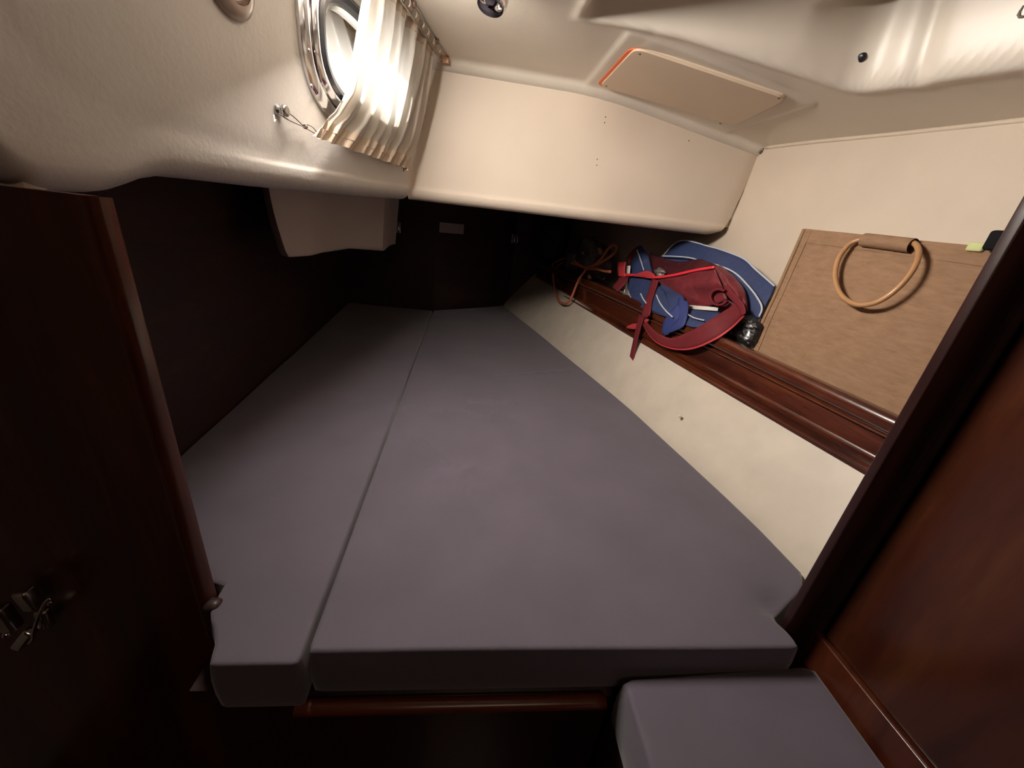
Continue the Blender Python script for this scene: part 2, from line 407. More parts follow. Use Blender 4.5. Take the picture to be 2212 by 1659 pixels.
# ------------------------------------------------------------------ ceiling: one moulding
def hull_x(y, z): return 1.08 + (z - .15) * .09 - .161 * y
def zc(x, y):
    base = .958 - .157 * max(0, x - .33) + .004 * math.exp(-((x - .33) / .05) ** 2) * -1
    # moulded recess
    far = (1.02 - .152 * (x - .193)) - y
    left = x - (.178 + .02 * (1.02 - y))
    right = (.766 + (.933 - y) * .335) - x + .011 * math.exp(-((y - .838) / .016) ** 2)
    # rounded intersection
    k = .03
    def smin(a, b):
        h = max(0, min(1, .5 + .5 * (b - a) / k)); return b + (a - b) * h - k * h * (1 - h)
    d = smin(smin(far, left), right * .8)
    hgt = .085 + .10 * smooth(.60, .74, x)
    r = hgt * smooth(.0, .035, d)
    base -= .004 * math.exp(-((d + .008) / .010) ** 2)
    # shallow pressed rectangle that carries the hatch panel
    e = min(x - .285, 1.385 - y, y - (1.035), .76 - x)
    base -= .004 * smooth(-.006, .006, e) * (1 - smooth(.0, .03, d))
    z = base + r
    for q in (1.400 - y, (Vector((x, y, 0)) - CORNER).dot(P1N)):
        q = max(0, q); R_ = .028
        if q < R_: z -= R_ - math.sqrt(max(0, R_ * R_ - (R_ - q) ** 2))
    return z
xs = lin(-.48, 1.30, 300); ys = lin(.0, 1.40, 170)
Vv = []; ok = []
for j, y in enumerate(ys):
    for i, x in enumerate(xs):
        off = (Vector((x, y, 0)) - CORNER).dot(P1N)
        ok.append(off > -.02 and x < hull_x(y, .86) + .03)
        Vv.append(Vector((x, y, zc(x, y))))
nx = len(xs); Fs = []
for j in range(len(ys) - 1):
    for i in range(nx - 1):
        q = (j*nx + i, j*nx + i + 1, (j+1)*nx + i + 1, (j+1)*nx + i)
        if all(ok[k] for k in q): Fs.append(q)
used = sorted({k for f in Fs for k in f}); mp_ = {k: n for n, k in enumerate(used)}
ce = obj('ceiling', [Vv[k] for k in used], [tuple(mp_[k] for k in f) for f in Fs], M['ceiling'])
struct(ce, 'cream moulded cabin ceiling with a deep recess towards the hull')
m = ce.modifiers.new('s', 'SOLIDIFY'); m.thickness = .01; m.offset = 1
# bead where the ceiling meets the hull lining
P = [onp(px, py, Vector((.95, 1.1, .86)), Vector((.157, 0, 1)).normalized()) for px, py in ((1656, 316), (1750, 304), (1850, 294), (1950, 284), (2050, 273), (2130, 264), (2212, 255), (2300, 244))]
P = [Vector((p.x, p.y, p.z - .004)) for p in P]
hullTop = [(p.y, p.x + .161 * p.y) for p in P][::-1]
bd = MB().tube(spline(P, 5), .0055, 8).build('trim_2', M['vinyl']); struct(bd, 'cream bead along the top of the hull lining')
MB().tube([onp(1640, 334, Vector((.95, 1.385, .86)), Vector((0, 1, 0))) if 0 else ony(1641, 331, 1.392), ony(1652, 318, 1.392), ony(1662, 312, 1.392)], lambda t: .004 + .004 * t, 8).build('gap_shade', M['brown_dark'], bd)  # dark tube standing in for the shade of the open gap

# ------------------------------------------------------------------ hull lining (upper) and berth side (lower)
def HX(y, z):
    a = 1.075 + (interp(hullTop, y) - 1.075) * max(0, min(1, (z - .15) / .71))
    return a - .161 * y
mb = MB(); mb.grid([[Vector((HX(y, z) , y, z)) for z in lin(.10, .99, 24)] for y in lin(.0, 3.0, 60)])
wr = mb.build('wall_right', M['vinyl']); struct(wr, 'cream vinyl lined hull side above the shelf')
BED_R = [(.30, .548), (.352, .546), (.37, .545), (.392, .540), (.405, .548), (.425, .585), (.45, .632), (.47, .655), (.49, .667), (.60, .662), (.72, .648), (.874, .624), (1.15, .575), (1.522, .496), (2.0, .385), (2.732, .207), (3, .14)]
mb = MB(); G = []
for y in lin(.30, 2.85, 90):
    xb = interp(BED_R, max(y, .49)) + .004; xf = .862 - .161 * y
    G.append([Vector((xb - .01, y, -.14)), Vector((xb, y, -.02))] + [Vector((xb + (xf + .03 - xb) * t, y, -.02 + .26 * t ** .92)) for t in lin(0, 1, 10)[1:]])
mb.grid(G)
lo = mb.build('lower_lining', M['vinyl_low'], wr)
q = onp(1472, 901, Vector((.65, .87, .05)), Vector((-.9, -.15, .42)).normalized())
MB().lathe(q + Vector((-.006, -.001, .003)), (-.9, -.15, .42), [(.0045, -.004), (.0045, .001), (.003, .003), (0, .0035)], 12).build('button', M['vinyl'], wr)

# shelf and fiddle rail
def frame_a(a, y, z): return Vector((a - .161 * y, y, z))
mb = MB(); mb.grid([[frame_a(.86, y, .188), frame_a(1.10, y, .188), frame_a(1.10, y, .20), frame_a(.86, y, .20), frame_a(.86, y, .188)] for y in lin(.1, 2.9, 10)])
sh = mb.build('trim_3', M['wood_y'], smooth=False); struct(sh, 'shelf board behind the mahogany fiddle rail')
mb = MB(); G = []
ZT = [(.3, .311), (.56, .311), (1.0, .323), (1.8, .330), (2.3, .318), (2.75, .31)]
for y in lin(.28, 2.75, 60):
    zt = interp(ZT, y); z0 = .190; h = zt - z0
    # moulded section: foot bead, cove, flat, groove, rounded nosing on top
    pr = [(.030, 0), (-.002, 0), (-.005, .002), (-.006, .006), (-.003, .009), (.003, .011), (.004, .016), (.001, .020), (-.003, .026), (-.002, .033), (.003, .037), (.004, .042), (.003, .62*h), (.005, .635*h), (-.001, .65*h), (-.003, .67*h), (-.001, .69*h), (.006, .705*h), (.007, .72*h)]
    for t in lin(-.40 * PI, .5 * PI, 10): pr.append((.006 - .012 * math.cos(t), .86 * h + .14 * h * math.sin(t)))
    pr += [(.022, h * .995), (.030, h * .95), (.030, 0)]
    G.append([frame_a(.862 + a, y, z0 + b) for a, b in pr])
mb.grid(G)
fd = mb.build('fiddle_rail', M['wood_y'], sharp=40)
tag(fd, 'glossy moulded mahogany fiddle rail running along the front of the shelf', 'rail')

# ------------------------------------------------------------------ dark bulkheads under the cockpit
mb = MB()
pts = [(-1.0, 2.39), (-.74, 2.39), (-.24, 2.40), (.25, 2.77), (.62, 2.86), (1.0, 2.92)]
mb.grid([[Vector((x, y, z)) for z in (-.3, .7)] for x, y in pts])
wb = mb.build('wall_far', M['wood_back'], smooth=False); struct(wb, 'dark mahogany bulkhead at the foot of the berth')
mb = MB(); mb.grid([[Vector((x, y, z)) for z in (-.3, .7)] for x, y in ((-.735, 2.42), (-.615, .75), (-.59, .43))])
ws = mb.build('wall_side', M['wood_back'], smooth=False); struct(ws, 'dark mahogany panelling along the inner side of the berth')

# cream moulding hanging below the liner
bt = [(586, 520, 1.62), (606, 553, 1.56), (622, 557, 1.50), (664, 554, 1.48), (690, 547, 1.50), (752, 538, 1.56), (826, 543, 1.58), (838, 532, 1.62), (842, 520, 1.75)]
zb = .395
BT = [onz(px, py, zb) for px, py, _ in bt[1:-1]]
BT = [BT[0] + Vector((.0, .16, 0))] + BT + [BT[-1] + Vector((.0, .16, 0))]
TPx = [566, 571, 584, 660, 692, 760, 834, 848, 850]
mb = MB(); G = []
for i, b in enumerate(BT):
    top = ony(TPx[i], 425, b.y); tx = top.x if 0 < i < 8 else (ony(TPx[i], 425, BT[1 if i == 0 else 7].y).x)
    T_ = Vector((tx, b.y, .66))
    G.append([T_.lerp(b, t) + Vector((-.012 * math.sin(PI * t) * (1 if i < 3 else 0), 0, 0)) for t in lin(0, .94, 8)] +
             [b + Vector((0, .003, .006)), b + Vector((0, .010, .001)), b + Vector((0, .03, 0))])
mb.grid(G)
n0 = len(mb.V); mb.V += [b + Vector((0, .03, 0)) for b in BT]; mb.F.append(tuple(range(n0, n0 + len(BT))))
hb = mb.build('moulded_locker_box', M['box_cream'], sharp=60)
tag(hb, 'cream moulded box hanging below the liner over the dark part of the berth', 'box')

# fittings on the far bulkhead
def farp(px, py):
    P0, P1_ = Vector((-.24, 2.40, 0)), Vector((.25, 2.77, 0)); n = Vector((P1_.y - P0.y, -(P1_.x - P0.x), 0)).normalized()
    return onp(px, py, P0, n), n, (P1_ - P0).normalized()
c0, n_, d_ = farp(975, 493)
c1 = farp(948, 481)[0]; c2 = farp(1003, 507)[0]
hw = (c2 - c1).length * .47; a, _, _ = farp(975, 481); b2, _, _ = farp(975, 507)
lb = MB().obox(c0 - n_ * -.004, d_ * hw * .95, n_ * .004, Vector((0, 0, (a.z - b2.z) * .42))).build('label_plate', M['label'], bev=.002)
tag(lb, 'small pale rectangular plate on the dark bulkhead at the foot of the berth', 'plate')
def latch(px, py, lab, onleft=False):
    if onleft:
        c = ony(px, py, 2.40); n, d = Vector((0, -1, 0)), Vector((1, 0, 0))
    else:
        c, n, d = farp(px, py)
    t = thing('hook_catch', c, lab, 'catch')
    MB().obox(c + n * .004, d * .022, n * .004, Vector((0, 0, .028))).build('back_plate', M['satin'], t, bev=.002)
    for s in (-1, 1):
        MB().tube(spline([c + d * s * .013 + Vector((0, 0, .022)) + n * .008, c + d * s * .013 + Vector((0, 0, .01)) + n * .022, c + d * s * .013 + Vector((0, 0, -.012)) + n * .022, c + d * s * .013 + Vector((0, 0, -.024)) + n * .01], 4), .005, 8).build('prong', M['chrome'], t)
latch(857, 491, 'small chrome catch beside the hanging cream box', True)
latch(1110, 516, 'small chrome catch on the far bulkhead above the shelf end')

# ------------------------------------------------------------------ cushions
def slab(name, rows, T, r, creases=None, nu=44):
    """rows: list of (y, x_left, x_right); makes a rounded cushion whose top lies at z = 0 + rows' z"""
    Gt = []
    ya, yb_ = rows[0][0], rows[-1][0]
    for (y, xl, x_r, z) in rows:
        yy = ya + r + (y - ya) * (yb_ - ya - 2 * r) / (yb_ - ya)
        Gt.append([Vector((xl + r + (x_r - xl - 2 * r) * u, yy, z)) for u in lin(0, 1, nu)])
    h = len(Gt); w = nu + 1
    loop = [(0, j) for j in range(w)] + [(i, w-1) for i in range(1, h)] + [(h-1, j) for j in range(w-2, -1, -1)] + [(i, 0) for i in range(h-2, 0, -1)]
    L = [Gt[i][j] for i, j in loop]; n = len(L); nr = []
    for k in range(n):
        a, b = L[(k-1) % n], L[(k+1) % n]; d = b - a; nr.append(Vector((d.y, -d.x, 0)).normalized())
    V = [p for r_ in Gt for p in r_]; Fc = [(i*w+j, i*w+j+1, (i+1)*w+j+1, (i+1)*w+j) for i in range(h-1) for j in range(w-1)]
    prev = [i*w + j for i, j in loop]
    prof = [(r * math.sin(a), -r * (1 - math.cos(a))) for a in lin(0, PI/2, 4)[1:]]
    prof += [(r + .003 * math.sin(PI * t), -r - (T - 2 * r) * t) for t in lin(0, 1, 3)[1:]] + [(r * .7, -T + r * .3), (0, -T)]
    for out_, dz in prof:
        n0 = len(V); V += [L[k] + nr[k] * out_ + Vector((0, 0, dz)) for k in range(n)]
        Fc += [(prev[k], prev[(k+1) % n], n0 + (k+1) % n, n0 + k) for k in range(n)]
        prev = list(range(n0, n0 + n))
    Fc.append(tuple(prev[::-1]))
    if creases:
        for v in V[:h*w]:
            v.z += creases(v.x, v.y)
    return V, Fc
CR = [([(1018, 868), (1060, 866), (1112, 872)], .0035), ([(992, 884), (1030, 893), (1072, 901)], .0040), ([(1060, 905), (1110, 902)], .002), ([(868, 940), (910, 962), (950, 1000), (985, 1008)], .0032),
      ([(930, 1018), (990, 1020), (1020, 1014)], .0028), ([(945, 1028), (1000, 1030)], .0025), ([(880, 880), (930, 880), (960, 890)], .0022), ([(1075, 812), (1140, 806), (1230, 800)], .002),
      ([(1020, 1060), (1060, 1075)], .0015)]
CRW = [([onz(px, py, 0) for px, py in P_], a) for P_, a in CR]
def crease(x, y):
    s = 0; p = Vector((x, y, 0))
    for P_, a in CRW:
        for A, Bb in zip(P_, P_[1:]):
            d = Bb - A; t = max(0, min(1, (p - A).dot(d) / d.length_squared)); q = (p - A - d * t).length
            if q < .04: s = max(s, a * math.exp(-(q / .005) ** 2))
    return s * 2.8 + .0035 * noise.noise(Vector((x * 2.2, y * 2.2, 3.1)))
def cushion_ys(a, b, fine): return fine
ys_ = sorted(set([.352, .357, .364, .372, .380, .388, .396, .405, .415, .425, .437, .45, .46, .475, .49, .505] + lin(.52, 2.30, 170) + lin(2.31, 2.55, 8)))
seamx = lambda y: -.190 - (y - .356) * .0243 + .004
def main_back(u): return 2.367 + (2.71 - 2.367) * u
rows = []
for y in ys_: rows.append((y, seamx(y), interp(BED_R, y), 0))
V, Fc = slab('c', rows, .095, .006, None, 120)
# fan the rows towards the raked end so the foot follows the bulkhead
def rake(v, x0, x1, k0, k1):
    y = v.y
    if y > .52:
        t = (y - .52) / (2.55 - .52); u = max(0, min(1, (v.x - x0(y)) / max(.1, x1(y) - x0(y))))
        ny = .52 + t * ((k0 + (k1 - k0) * u) - .52)
        # keep lateral position on the tapered plan
        v.y = ny; v.x = x0(ny) + u * (x1(ny) - x0(ny))
x0f = lambda y: seamx(y); x1f = lambda y: interp(BED_R, y)
for v in V: rake(v, x0f, x1f, 2.367, 2.71)
for v in V:
    if v.z > -.004: v.z += crease(v.x, v.y)
    # pinch beside the jamb
    q = math.hypot(v.x - .555, v.y - .425)
    if v.z > -.01: v.z -= .012 * math.exp(-(q / .028) ** 2)
mc = obj('berth_mattress', V, Fc, M['cushion']); tag(mc, 'large grey-purple mattress cushion filling the right part of the berth', 'mattress')
LL = [(.335, -.300), (.36, -.308), (.385, -.325), (.40, -.338), (.415, -.343), (.452, -.346), (.462, -.40), (.475, -.54), (.49, -.590), (.746, -.612), (2.34, -.728), (2.5, -.735)]
rows = []
for y in [.335, .342, .35, .36, .372, .385, .395, .405, .415, .43, .445, .452, .457, .462, .468, .475, .482, .49, .51] + lin(.53, 2.355, 80):
    rows.append((y, interp(LL, y), seamx(y) - .0055, 0))
V, Fc = slab('c', rows, .095, .005)
for v in V:
    if v.z > -.004: v.z += .003 * noise.noise(Vector((v.x * 3, v.y * 3, 9)))
lc = obj('berth_mattress', V, Fc, M['cushion']); tag(lc, 'long narrow grey-purple mattress cushion along the dark left side of the berth', 'mattress')
# small step cushion
rows = [(y, .262, .592, -.048) for y in lin(-.12, .340, 24)]
V, Fc = slab('c', rows, .10, .009)
for v in V:
    if v.y > .30: v.y += .016 * (v.x - .262) / .33 * ((v.y - .30) / .04)
    v.z += .003 * noise.noise(Vector((v.x * 6, v.y * 6, 2)))
sc_ = obj('seat_cushion', V, Fc, M['cushion']); tag(sc_, 'square grey-purple seat cushion in the lower right, below the mattress front', 'cushion')
# bearers under the cushions, and hidden upright boards added to block stray light
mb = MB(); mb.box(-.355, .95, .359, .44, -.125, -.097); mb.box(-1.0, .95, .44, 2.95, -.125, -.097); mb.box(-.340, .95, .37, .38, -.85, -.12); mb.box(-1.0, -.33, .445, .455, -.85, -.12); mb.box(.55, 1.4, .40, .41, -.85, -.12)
bb = mb.build('trim_4', M['wood_back'], smooth=False); struct(bb, 'berth board under the mattress with added unseen light-blocking uprights')

# ------------------------------------------------------------------ berth front: rail, facing, seat box
mb = MB(); mb.add([(x, y, z) for x in (-.26, .262) for y, z in ((.358, -.84), (.348, -.84), (.348, -.108), (.358, -.098))], [(0,1,5,4),(1,2,6,5),(2,3,7,6),(3,0,4,7)])
bf = bpy.data.objects.new('bunk', None); C.objects.link(bf); bf.location = (0, .345, B - .84)
tag(bf, 'dark mahogany front of the berth below the mattress with a rounded rail on top', 'berth')
mb.build('facing_board', M['wood_dark'], bf, smooth=False)
mb = MB(); G = []
for x in lin(-.205, .246, 20):
    G.append([Vector((x, .339 + math.cos(a) * .011, -.103 + math.sin(a) * .010)) for a in [2*PI*k/14 for k in range(14)]])
mb.grid(G, True); mb.F.append(tuple(range(len(mb.V) - 14, len(mb.V))))
mb.build('rounded_rail', M['wood_x'], bf)
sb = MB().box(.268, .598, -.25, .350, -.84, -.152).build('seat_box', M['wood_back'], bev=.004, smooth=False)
tag(sb, 'dark mahogany seat box under the small seat cushion', 'seat box')

# ------------------------------------------------------------------ doorway: left bulkhead, right jamb, side panel
t = bpy.data.objects.new('door_1', None); C.objects.link(t); t.location = (-.6, .42, B - .84); struct(t, 'mahogany bulkhead left of the berth opening')
MB().box(-1.0, -.361, .420, .438, -.84, .536).build('panel', M['wood_v'], t, smooth=False)
MB().box(-1.0, -.44, .445, .46, .40, .60).build('head_piece', M['wood_v'], t, smooth=False)
mb = MB(); G = []
for z in lin(-.84, .536, 12): G.append([Vector((-.3615, .436, z)), Vector((-.3615, .4175, z)), Vector((-.3585, .4165, z)), Vector((-.352, .4175, z)), Vector((-.347, .422, z)), Vector((-.347, .436, z))])
mb.grid(G); mb.build('edge_lipping', M['wood_v'], t, sharp=50)
MB().box(-.356, -.330, .408, .430, -.08, .006).build('foot_block', M['wood_back'], t, bev=.009)

t = bpy.data.objects.new('door_2', None); C.objects.link(t); t.location = (.60, .385, B - .84); struct(t, 'mahogany jamb and side panelling right of the berth opening')
mb = MB(); mb.box(.549, .598, .385, .398, -.10, 1.2)
mb.build('jamb', M['wood_dark'], t, bev=.002)
MB().box(.596, .70, .378, .398, -.10, 1.2).build('rebate', M['wood_back'], t, smooth=False)
MB().box(.604, .63, -.60, .372, .0, 1.2).build('side_panel', M['wood_r'], t, bev=.004)
MB().box(.597, .63, -.60, .380, -.30, -.002).build('bottom_trim', M['wood_v'], t, bev=.003)
MB().box(.63, 1.4, .40, .42, -.85, 1.2).build('outer_panel', M['wood_v'], t, smooth=False)

# catch on the left bulkhead, low: two barrels, arm and keeper
yb = .4
def lp(px, py, off=0): return ony(px, py, yb - off)
t = thing('door_latch', lp(60, 1330), 'chrome double latch with thin lever, low on the left mahogany bulkhead', 'latch')
def blockp(nm, a, b, hw_, dep, mat):
    A, Bb = lp(*a), lp(*b); ax = (Bb - A) / 2; sd = Vector((-ax.z, 0, ax.x)).normalized() * hw_
    MB().obox((A + Bb) / 2 - Vector((0, dep, 0)), ax, sd, Vector((0, dep, 0))).build(nm, mat, t, bev=.004)
blockp('barrel', (62, 1262), (92, 1300), .009, .008, M['satin'])
blockp('barrel', (8, 1298), (42, 1345), .010, .008, M['satin'])
blockp('keeper', (100, 1308), (112, 1345), .007, .006, M['satin'])
blockp('strike', (78, 1352), (48, 1388), .007, .006, M['chrome'])
MB().lathe(lp(20, 1366, .004), (0, -1, 0), [(.005, 0), (.005, .004), (.003, .007), (0, .008)], 12).build('screw', M['chrome'], t)
MB().tube(spline([lp(110, 1292, .014), lp(96, 1305, .018), lp(82, 1335, .020), lp(73, 1362, .018), lp(72, 1378, .016), lp(63, 1390, .014)], 5), .0022, 8).build('lever', M['chrome'], t)
MB().tube(spline([lp(112, 1300, .012), lp(104, 1306, .012)], 3), .002, 6).build('pin', M['chrome'], t)

# ------------------------------------------------------------------ access panel on the ceiling
def cz(x, y, o=0): return Vector((x, y, .958 - .157 * (x - .33) - .004 - o))
def cpl(px, py):
    v = ray(px, py); k = (.954 + .157 * .33 - EYE.z) / (v.z + .157 * v.x); return EYE + v * k
q4 = [cpl(1376, 92), cpl(1706, 203), cpl(1592, 262), cpl(1298, 177)]
def rq(Q, r, n=6):
    out = []
    for i in range(4):
        p = Q[i]; a = (Q[i-1] - p).normalized(); b = (Q[(i+1) % 4] - p).normalized()
        for k in range(n + 1):
            t_ = k / n; P0, P2 = p + a * r, p + b * r
            out.append(P0 * (1-t_)**2 + p * 2*t_*(1-t_) + P2 * t_*t_)
    return out
up = Vector((.157, 0, 1)).normalized()
t = thing('hatch_panel', sum(q4, Vector()) / 4, 'flat beige rounded access panel screwed to the sloping ceiling', 'panel')
def platelet(nm, Q, r, lo_, hi_, mat, bev=.0015):
    O_ = rq(Q, r); n = len(O_); V = [p - up * lo_ for p in O_] + [p - up * hi_ for p in O_]
    return obj(nm, V, [tuple(range(n)), tuple(range(n, 2*n))[::-1]] + [(i, (i+1) % n, n + (i+1) % n, n + i) for i in range(n)], mat, t, bev=bev, smooth=False)
cc = sum(q4, Vector()) / 4
M['orange'] = plain('orange_sealing_strip', (.75, .16, .045), .6)
platelet('sealing_strip', [p + Vector((-.009, .011, 0)) for p in q4], .03, 0.0, .0062, M['orange'])
platelet('cream_lip', [p + Vector((.009, .005, 0)) for p in q4], .03, 0.0, .0075, M['vinyl'])
platelet('cover', q4, .028, .0062, .0112, M['panel'])
sp = [cpl(1386, 104), cpl(1688, 200), cpl(1560, 257), cpl(1313, 176)]
for p in sp: MB().lathe(p - up * .0112, -up, [(.0035, 0), (.003, .001), (0, .0014)], 10).build('screw', M['brown_dark'], t)

# screw cap, drip and pencil mark in the recess
def rec(px, py):
    # march the ray until it meets the ceiling
    v = ray(px, py).normalized(); k = .3
    while k < 3:
        p = EYE + v * k
        if p.z > zc(p.x, p.y) - .004: return p
        k += .002
    return p
p = rec(1860, 125); nn = Vector((-.8, -.3, -.5)).normalized()
o = MB().lathe(p + nn * .001, nn, [(.008, -.006), (.008, .001), (.006, .0025), (0, .003)], 16).build('screw_cap', M['rubber']); tag(o, 'dark round screw cap on the wall of the ceiling recess', 'screw cap')
pa = [rec(2198, 34) , rec(2204, 22)]
o = MB().tube(pa, .0016, 6).add(*(lambda m_: (m_.V, m_.F))(MB().tube(spline([rec(2212, 12), rec(2203, 26), rec(2202, 36), rec(2212, 36)], 4), .0018, 6))).build('pencil_mark', M['ink'], ce)

# chrome eyeball light on the ceiling
c = onz(1072, -26, .935)
t = thing('reading_light', Vector((c.x, c.y, .955)), 'round chrome eyeball light on the ceiling at the top edge', 'light')
cb_ = Vector((c.x, c.y, .957))
MB().lathe(cb_ + Vector((.004, 0, 0)), (0, 0, -1), [(.040, 0), (.040, .006), (.034, .012), (.030, .014)], 32).build('base_ring', M['satin'], t)
MB().lathe(cb_, (-.15, -.2, -1), [(.0295 * math.sin(a), .012 + .022 - .0295 * math.cos(a) + .004) for a in lin(.25, PI - .9, 14)] + [(.018, .044), (.010, .040), (0, .040)], 32).build('eyeball', M['chrome'], t)
# round knob on the liner near the top left
c = onp1(486, -58)
t = thing('round_vent', c, 'round yellowed plastic fitting on the left liner at the top edge', 'vent')
MB().lathe(c, P1N, [(.046, 0), (.046, .005), (.038, .012), (.030, .013)], 32).build('flange', M['brown_knob'], t)
MB().lathe(c, P1N, [(.030, .012), (.027, .006), (.014, .004), (.010, .012), (0, .014)], 32).build('hub', M['brown_dark'], t)

# ------------------------------------------------------------------ curtain with rod, hem cord and knob
def cpt(u, v):
    """u 0..1 from the left edge to the right edge, v 0..1 from the hem to the heading"""
    sl_ = interp([(0, .575), (.10, .545), (.17, .515), (.32, .480), (.55, .468), (.8, .468), (1.0, .470)], v)
    sr_ = interp([(0, .112), (.06, .092), (.2, .060), (.5, .055), (1.0, .062)], v)
    s = sl_ + (sr_ - sl_) * u
    z0 = .655 + .004 * u; z = z0 + (.950 - z0) * v
    gather = 1.0
    dz = .0
    ph = u * 7.6 + .35 * math.sin(u * 7) + .16 * math.sin(v * 3 + u * 11)
    amp = interp([(0, .006), (.12, .007), (.3, .013), (.8, .013), (.93, .010), (1, .008)], v)
    f = math.sin(2 * PI * ph) ; f = math.copysign(abs(f) ** .75, f)
    off = interp([(0, .022), (.15, .028), (1, .085)], v) + amp * f + .003 * math.sin(2 * PI * (ph * 2.7 + v)) 
    s += .006 * math.cos(2 * PI * ph) * (1 if 0 < u < 1 else 0)
    return p1(s, z + dz, off)
t = thing('window_curtain', p1(.33, .655, .03), 'short pleated sheer cream curtain half covering the oval port', 'curtain')
NU = 220
def cgrid(v0, v1, nv, push=0): return [[cpt(u, v) + P1N * push for u in lin(0, 1, NU)] for v in lin(v0, v1, nv)]
MB().grid(cgrid(.11, .93, 40)).build('cloth', M['curtain'], t)
MB().grid(cgrid(.0, .055, 4, .001)).grid(cgrid(.055, .11, 4, .0022)).build('bottom_hem', M['hem'], t)
MB().grid(cgrid(.93, 1.0, 5, .001)).build('heading_hem', M['hem'], t)
for k in range(9):                               # heading tabs that ride on the rod
    u = (k + .5) / 9; a = cpt(u, .985)
    s = (CORNER - a).dot(P1D)
    G = [[p1(s + w_, .950 + .0095 * math.cos(b), .100 + .008 * math.sin(b)) for w_ in (-.006, .006)] for b in lin(-2.6, 2.6, 9)]
    MB().grid(G).build('tab', M['hem'], t, solid=.001)
t = thing('curtain_rod', p1(.25, .95, .10), 'thin double steel curtain rail fixed under the ceiling above the port', 'rail')
MB().tube([p1(.62, .957, .108), p1(.004, .957, .108)], .0022, 8).build('rail', M['satin'], t)
MB().tube([p1(.62, .944, .094), p1(.012, .944, .094)], .0020, 8).build('rail', M['satin'], t)
MB().obox(p1(.010, .950, .101), P1D * .004, P1N * .012, Vector((0, 0, .009))).build('end_bracket', M['cane'], t, bev=.002)
for s in (.12, .30, .50): MB().obox(p1(s, .954, .110), P1D * .004, P1N * .004, Vector((0, 0, .006))).build('clip', M['brown_dark'], t)
k0 = onp1(606, 238, .006)
t = thing('cord_knob', k0, 'small steel knob on the left liner holding the curtain cord', 'knob')
MB().lathe(k0 - P1N * .006, P1N, [(.0085, 0), (.0085, .004), (.0055, .006), (.0055, .010), (.0085, .012), (.0085, .016), (.006, .018), (.003, .0175), (0, .0175)], 20).build('knob', M['satin'], t)
cd = []
for path in ([(606, 234), (625, 245), (640, 257), (653, 270)], [(603, 246), (618, 256), (634, 264), (652, 272)]):
    cd.append(spline([onp1(px, py, .012 if i == 0 else .012) for i, (px, py) in enumerate(path)], 5))
mb = MB()
for c_ in cd: mb.tube(c_, .0011, 6)
mb.tube(spline([onp1(652, 269, .012), onp1(664, 269, .016), onp1(676, 275, .020), onp1(686, 288, .022)], 5), .0011, 6)
mb.tube(spline([onp1(654, 274, .012), onp1(668, 281, .016), onp1(688, 293, .022)], 5), .0011, 6)
mb.lathe(onp1(655, 272, .009), P1N, [(0, 0), (.004, .001), (.005, .004), (.003, .007), (0, .008)], 10)
o = mb.build('tie_cord', M['grey_cord']); tag(o, 'thin knotted grey cord from the steel knob to the curtain hem', 'cord')
o = MB().tube(spline([p1(.090, .662, .020), p1(.078, .660, .012), p1(.068, .668, .004), p1(.062, .655, .003)], 5), .0016, 6).build('hem_hook', M['brown_dark']); tag(o, 'tiny dark hook on the liner at the right end of the curtain hem', 'hook')

# ------------------------------------------------------------------ jute bag on the shelf
BP0 = frame_a(.925, .8, .22); hd = Vector((-.161, .987, 0)).normalized()
BPt = frame_a(1.045, .8, .64); upv = (BPt - BP0).normalized(); bn = hd.cross(upv).normalized()
if bn.dot(EYE - BP0) < 0: bn = -bn
def jb(px, py, o_=0): return onp(px, py, BP0 + bn * o_, bn)
t = thing('jute_bag', jb(1850, 850, -.02), 'brown woven jute shopping bag with a round cane handle standing on the shelf', 'bag')
TL, TR = jb(1740, 496), jb(2215, 545); BL, BR = jb(1560, 892), jb(2080, 1060)
BL = TL + (jb(1627, 750) - TL) * 1.20; BR = TR + (BL - TL) * 1.0 + (jb(1960, 900) - jb(1960, 900))
G = []
for v in lin(0, 1, 24):
    row = []
    for u in lin(0, 1, 30):
        p = TL.lerp(TR, u).lerp(BL.lerp(BR, u), v)
        w_ = .010 * math.sin(PI * u) * math.sin(PI * min(1, v * 1.2)) + .004 * noise.noise(Vector((u * 4, v * 4, 1))) + .006 * math.exp(-((v - .07) / .02) ** 2) * 0
        row.append(p + bn * w_)
    G.append(row)
MB().grid(G).build('front_face', M['jute'], t)
MB().grid([[p - bn * (.030 + .01 * math.sin(PI * j / 30)) for j, p in enumerate(r)] for r in G]).build('back_face', M['jute'], t)
e0 = (TL - TR).normalized()
MB().grid([[r[0], r[0] - bn * .016 + e0 * (.006), r[0] - bn * .032] for r in G]).build('side_gusset', M['jute_trim'], t)
MB().tube([r[0] + e0 * .003 + bn * .001 for r in G], .0045, 8).build('side_seam', M['jute_trim'], t)
MB().tube([r[1] - e0 * .004 + bn * .001 for r in G], .0018, 6).build('side_seam', M['jute_trim'], t)
MB().tube([p - bn * .002 for p in G[0]], .003, 8).build('top_hem', M['jute_trim'], t)
MB().grid([[p + bn * .0015 for p in r] for r in G[:3]]).build('top_band', M['jute'], t)
hA, hB = jb(1866, 518, .012), jb(1972, 531, .012)
MB().tube([hA.lerp(hB, k) for k in lin(0, 1, 8)], .0145, 16, cap=False).build('handle_sleeve', M['jute'], t)
rp = [(1862, 517), (1835, 528), (1811, 560), (1804, 599), (1815, 634), (1839, 654), (1866, 659), (1901, 650), (1940, 622), (1971, 585), (1984, 552), (1981, 532), (1968, 523)]
ro = [.014, .018, .026, .032, .036, .038, .040, .042, .042, .038, .030, .020, .014]
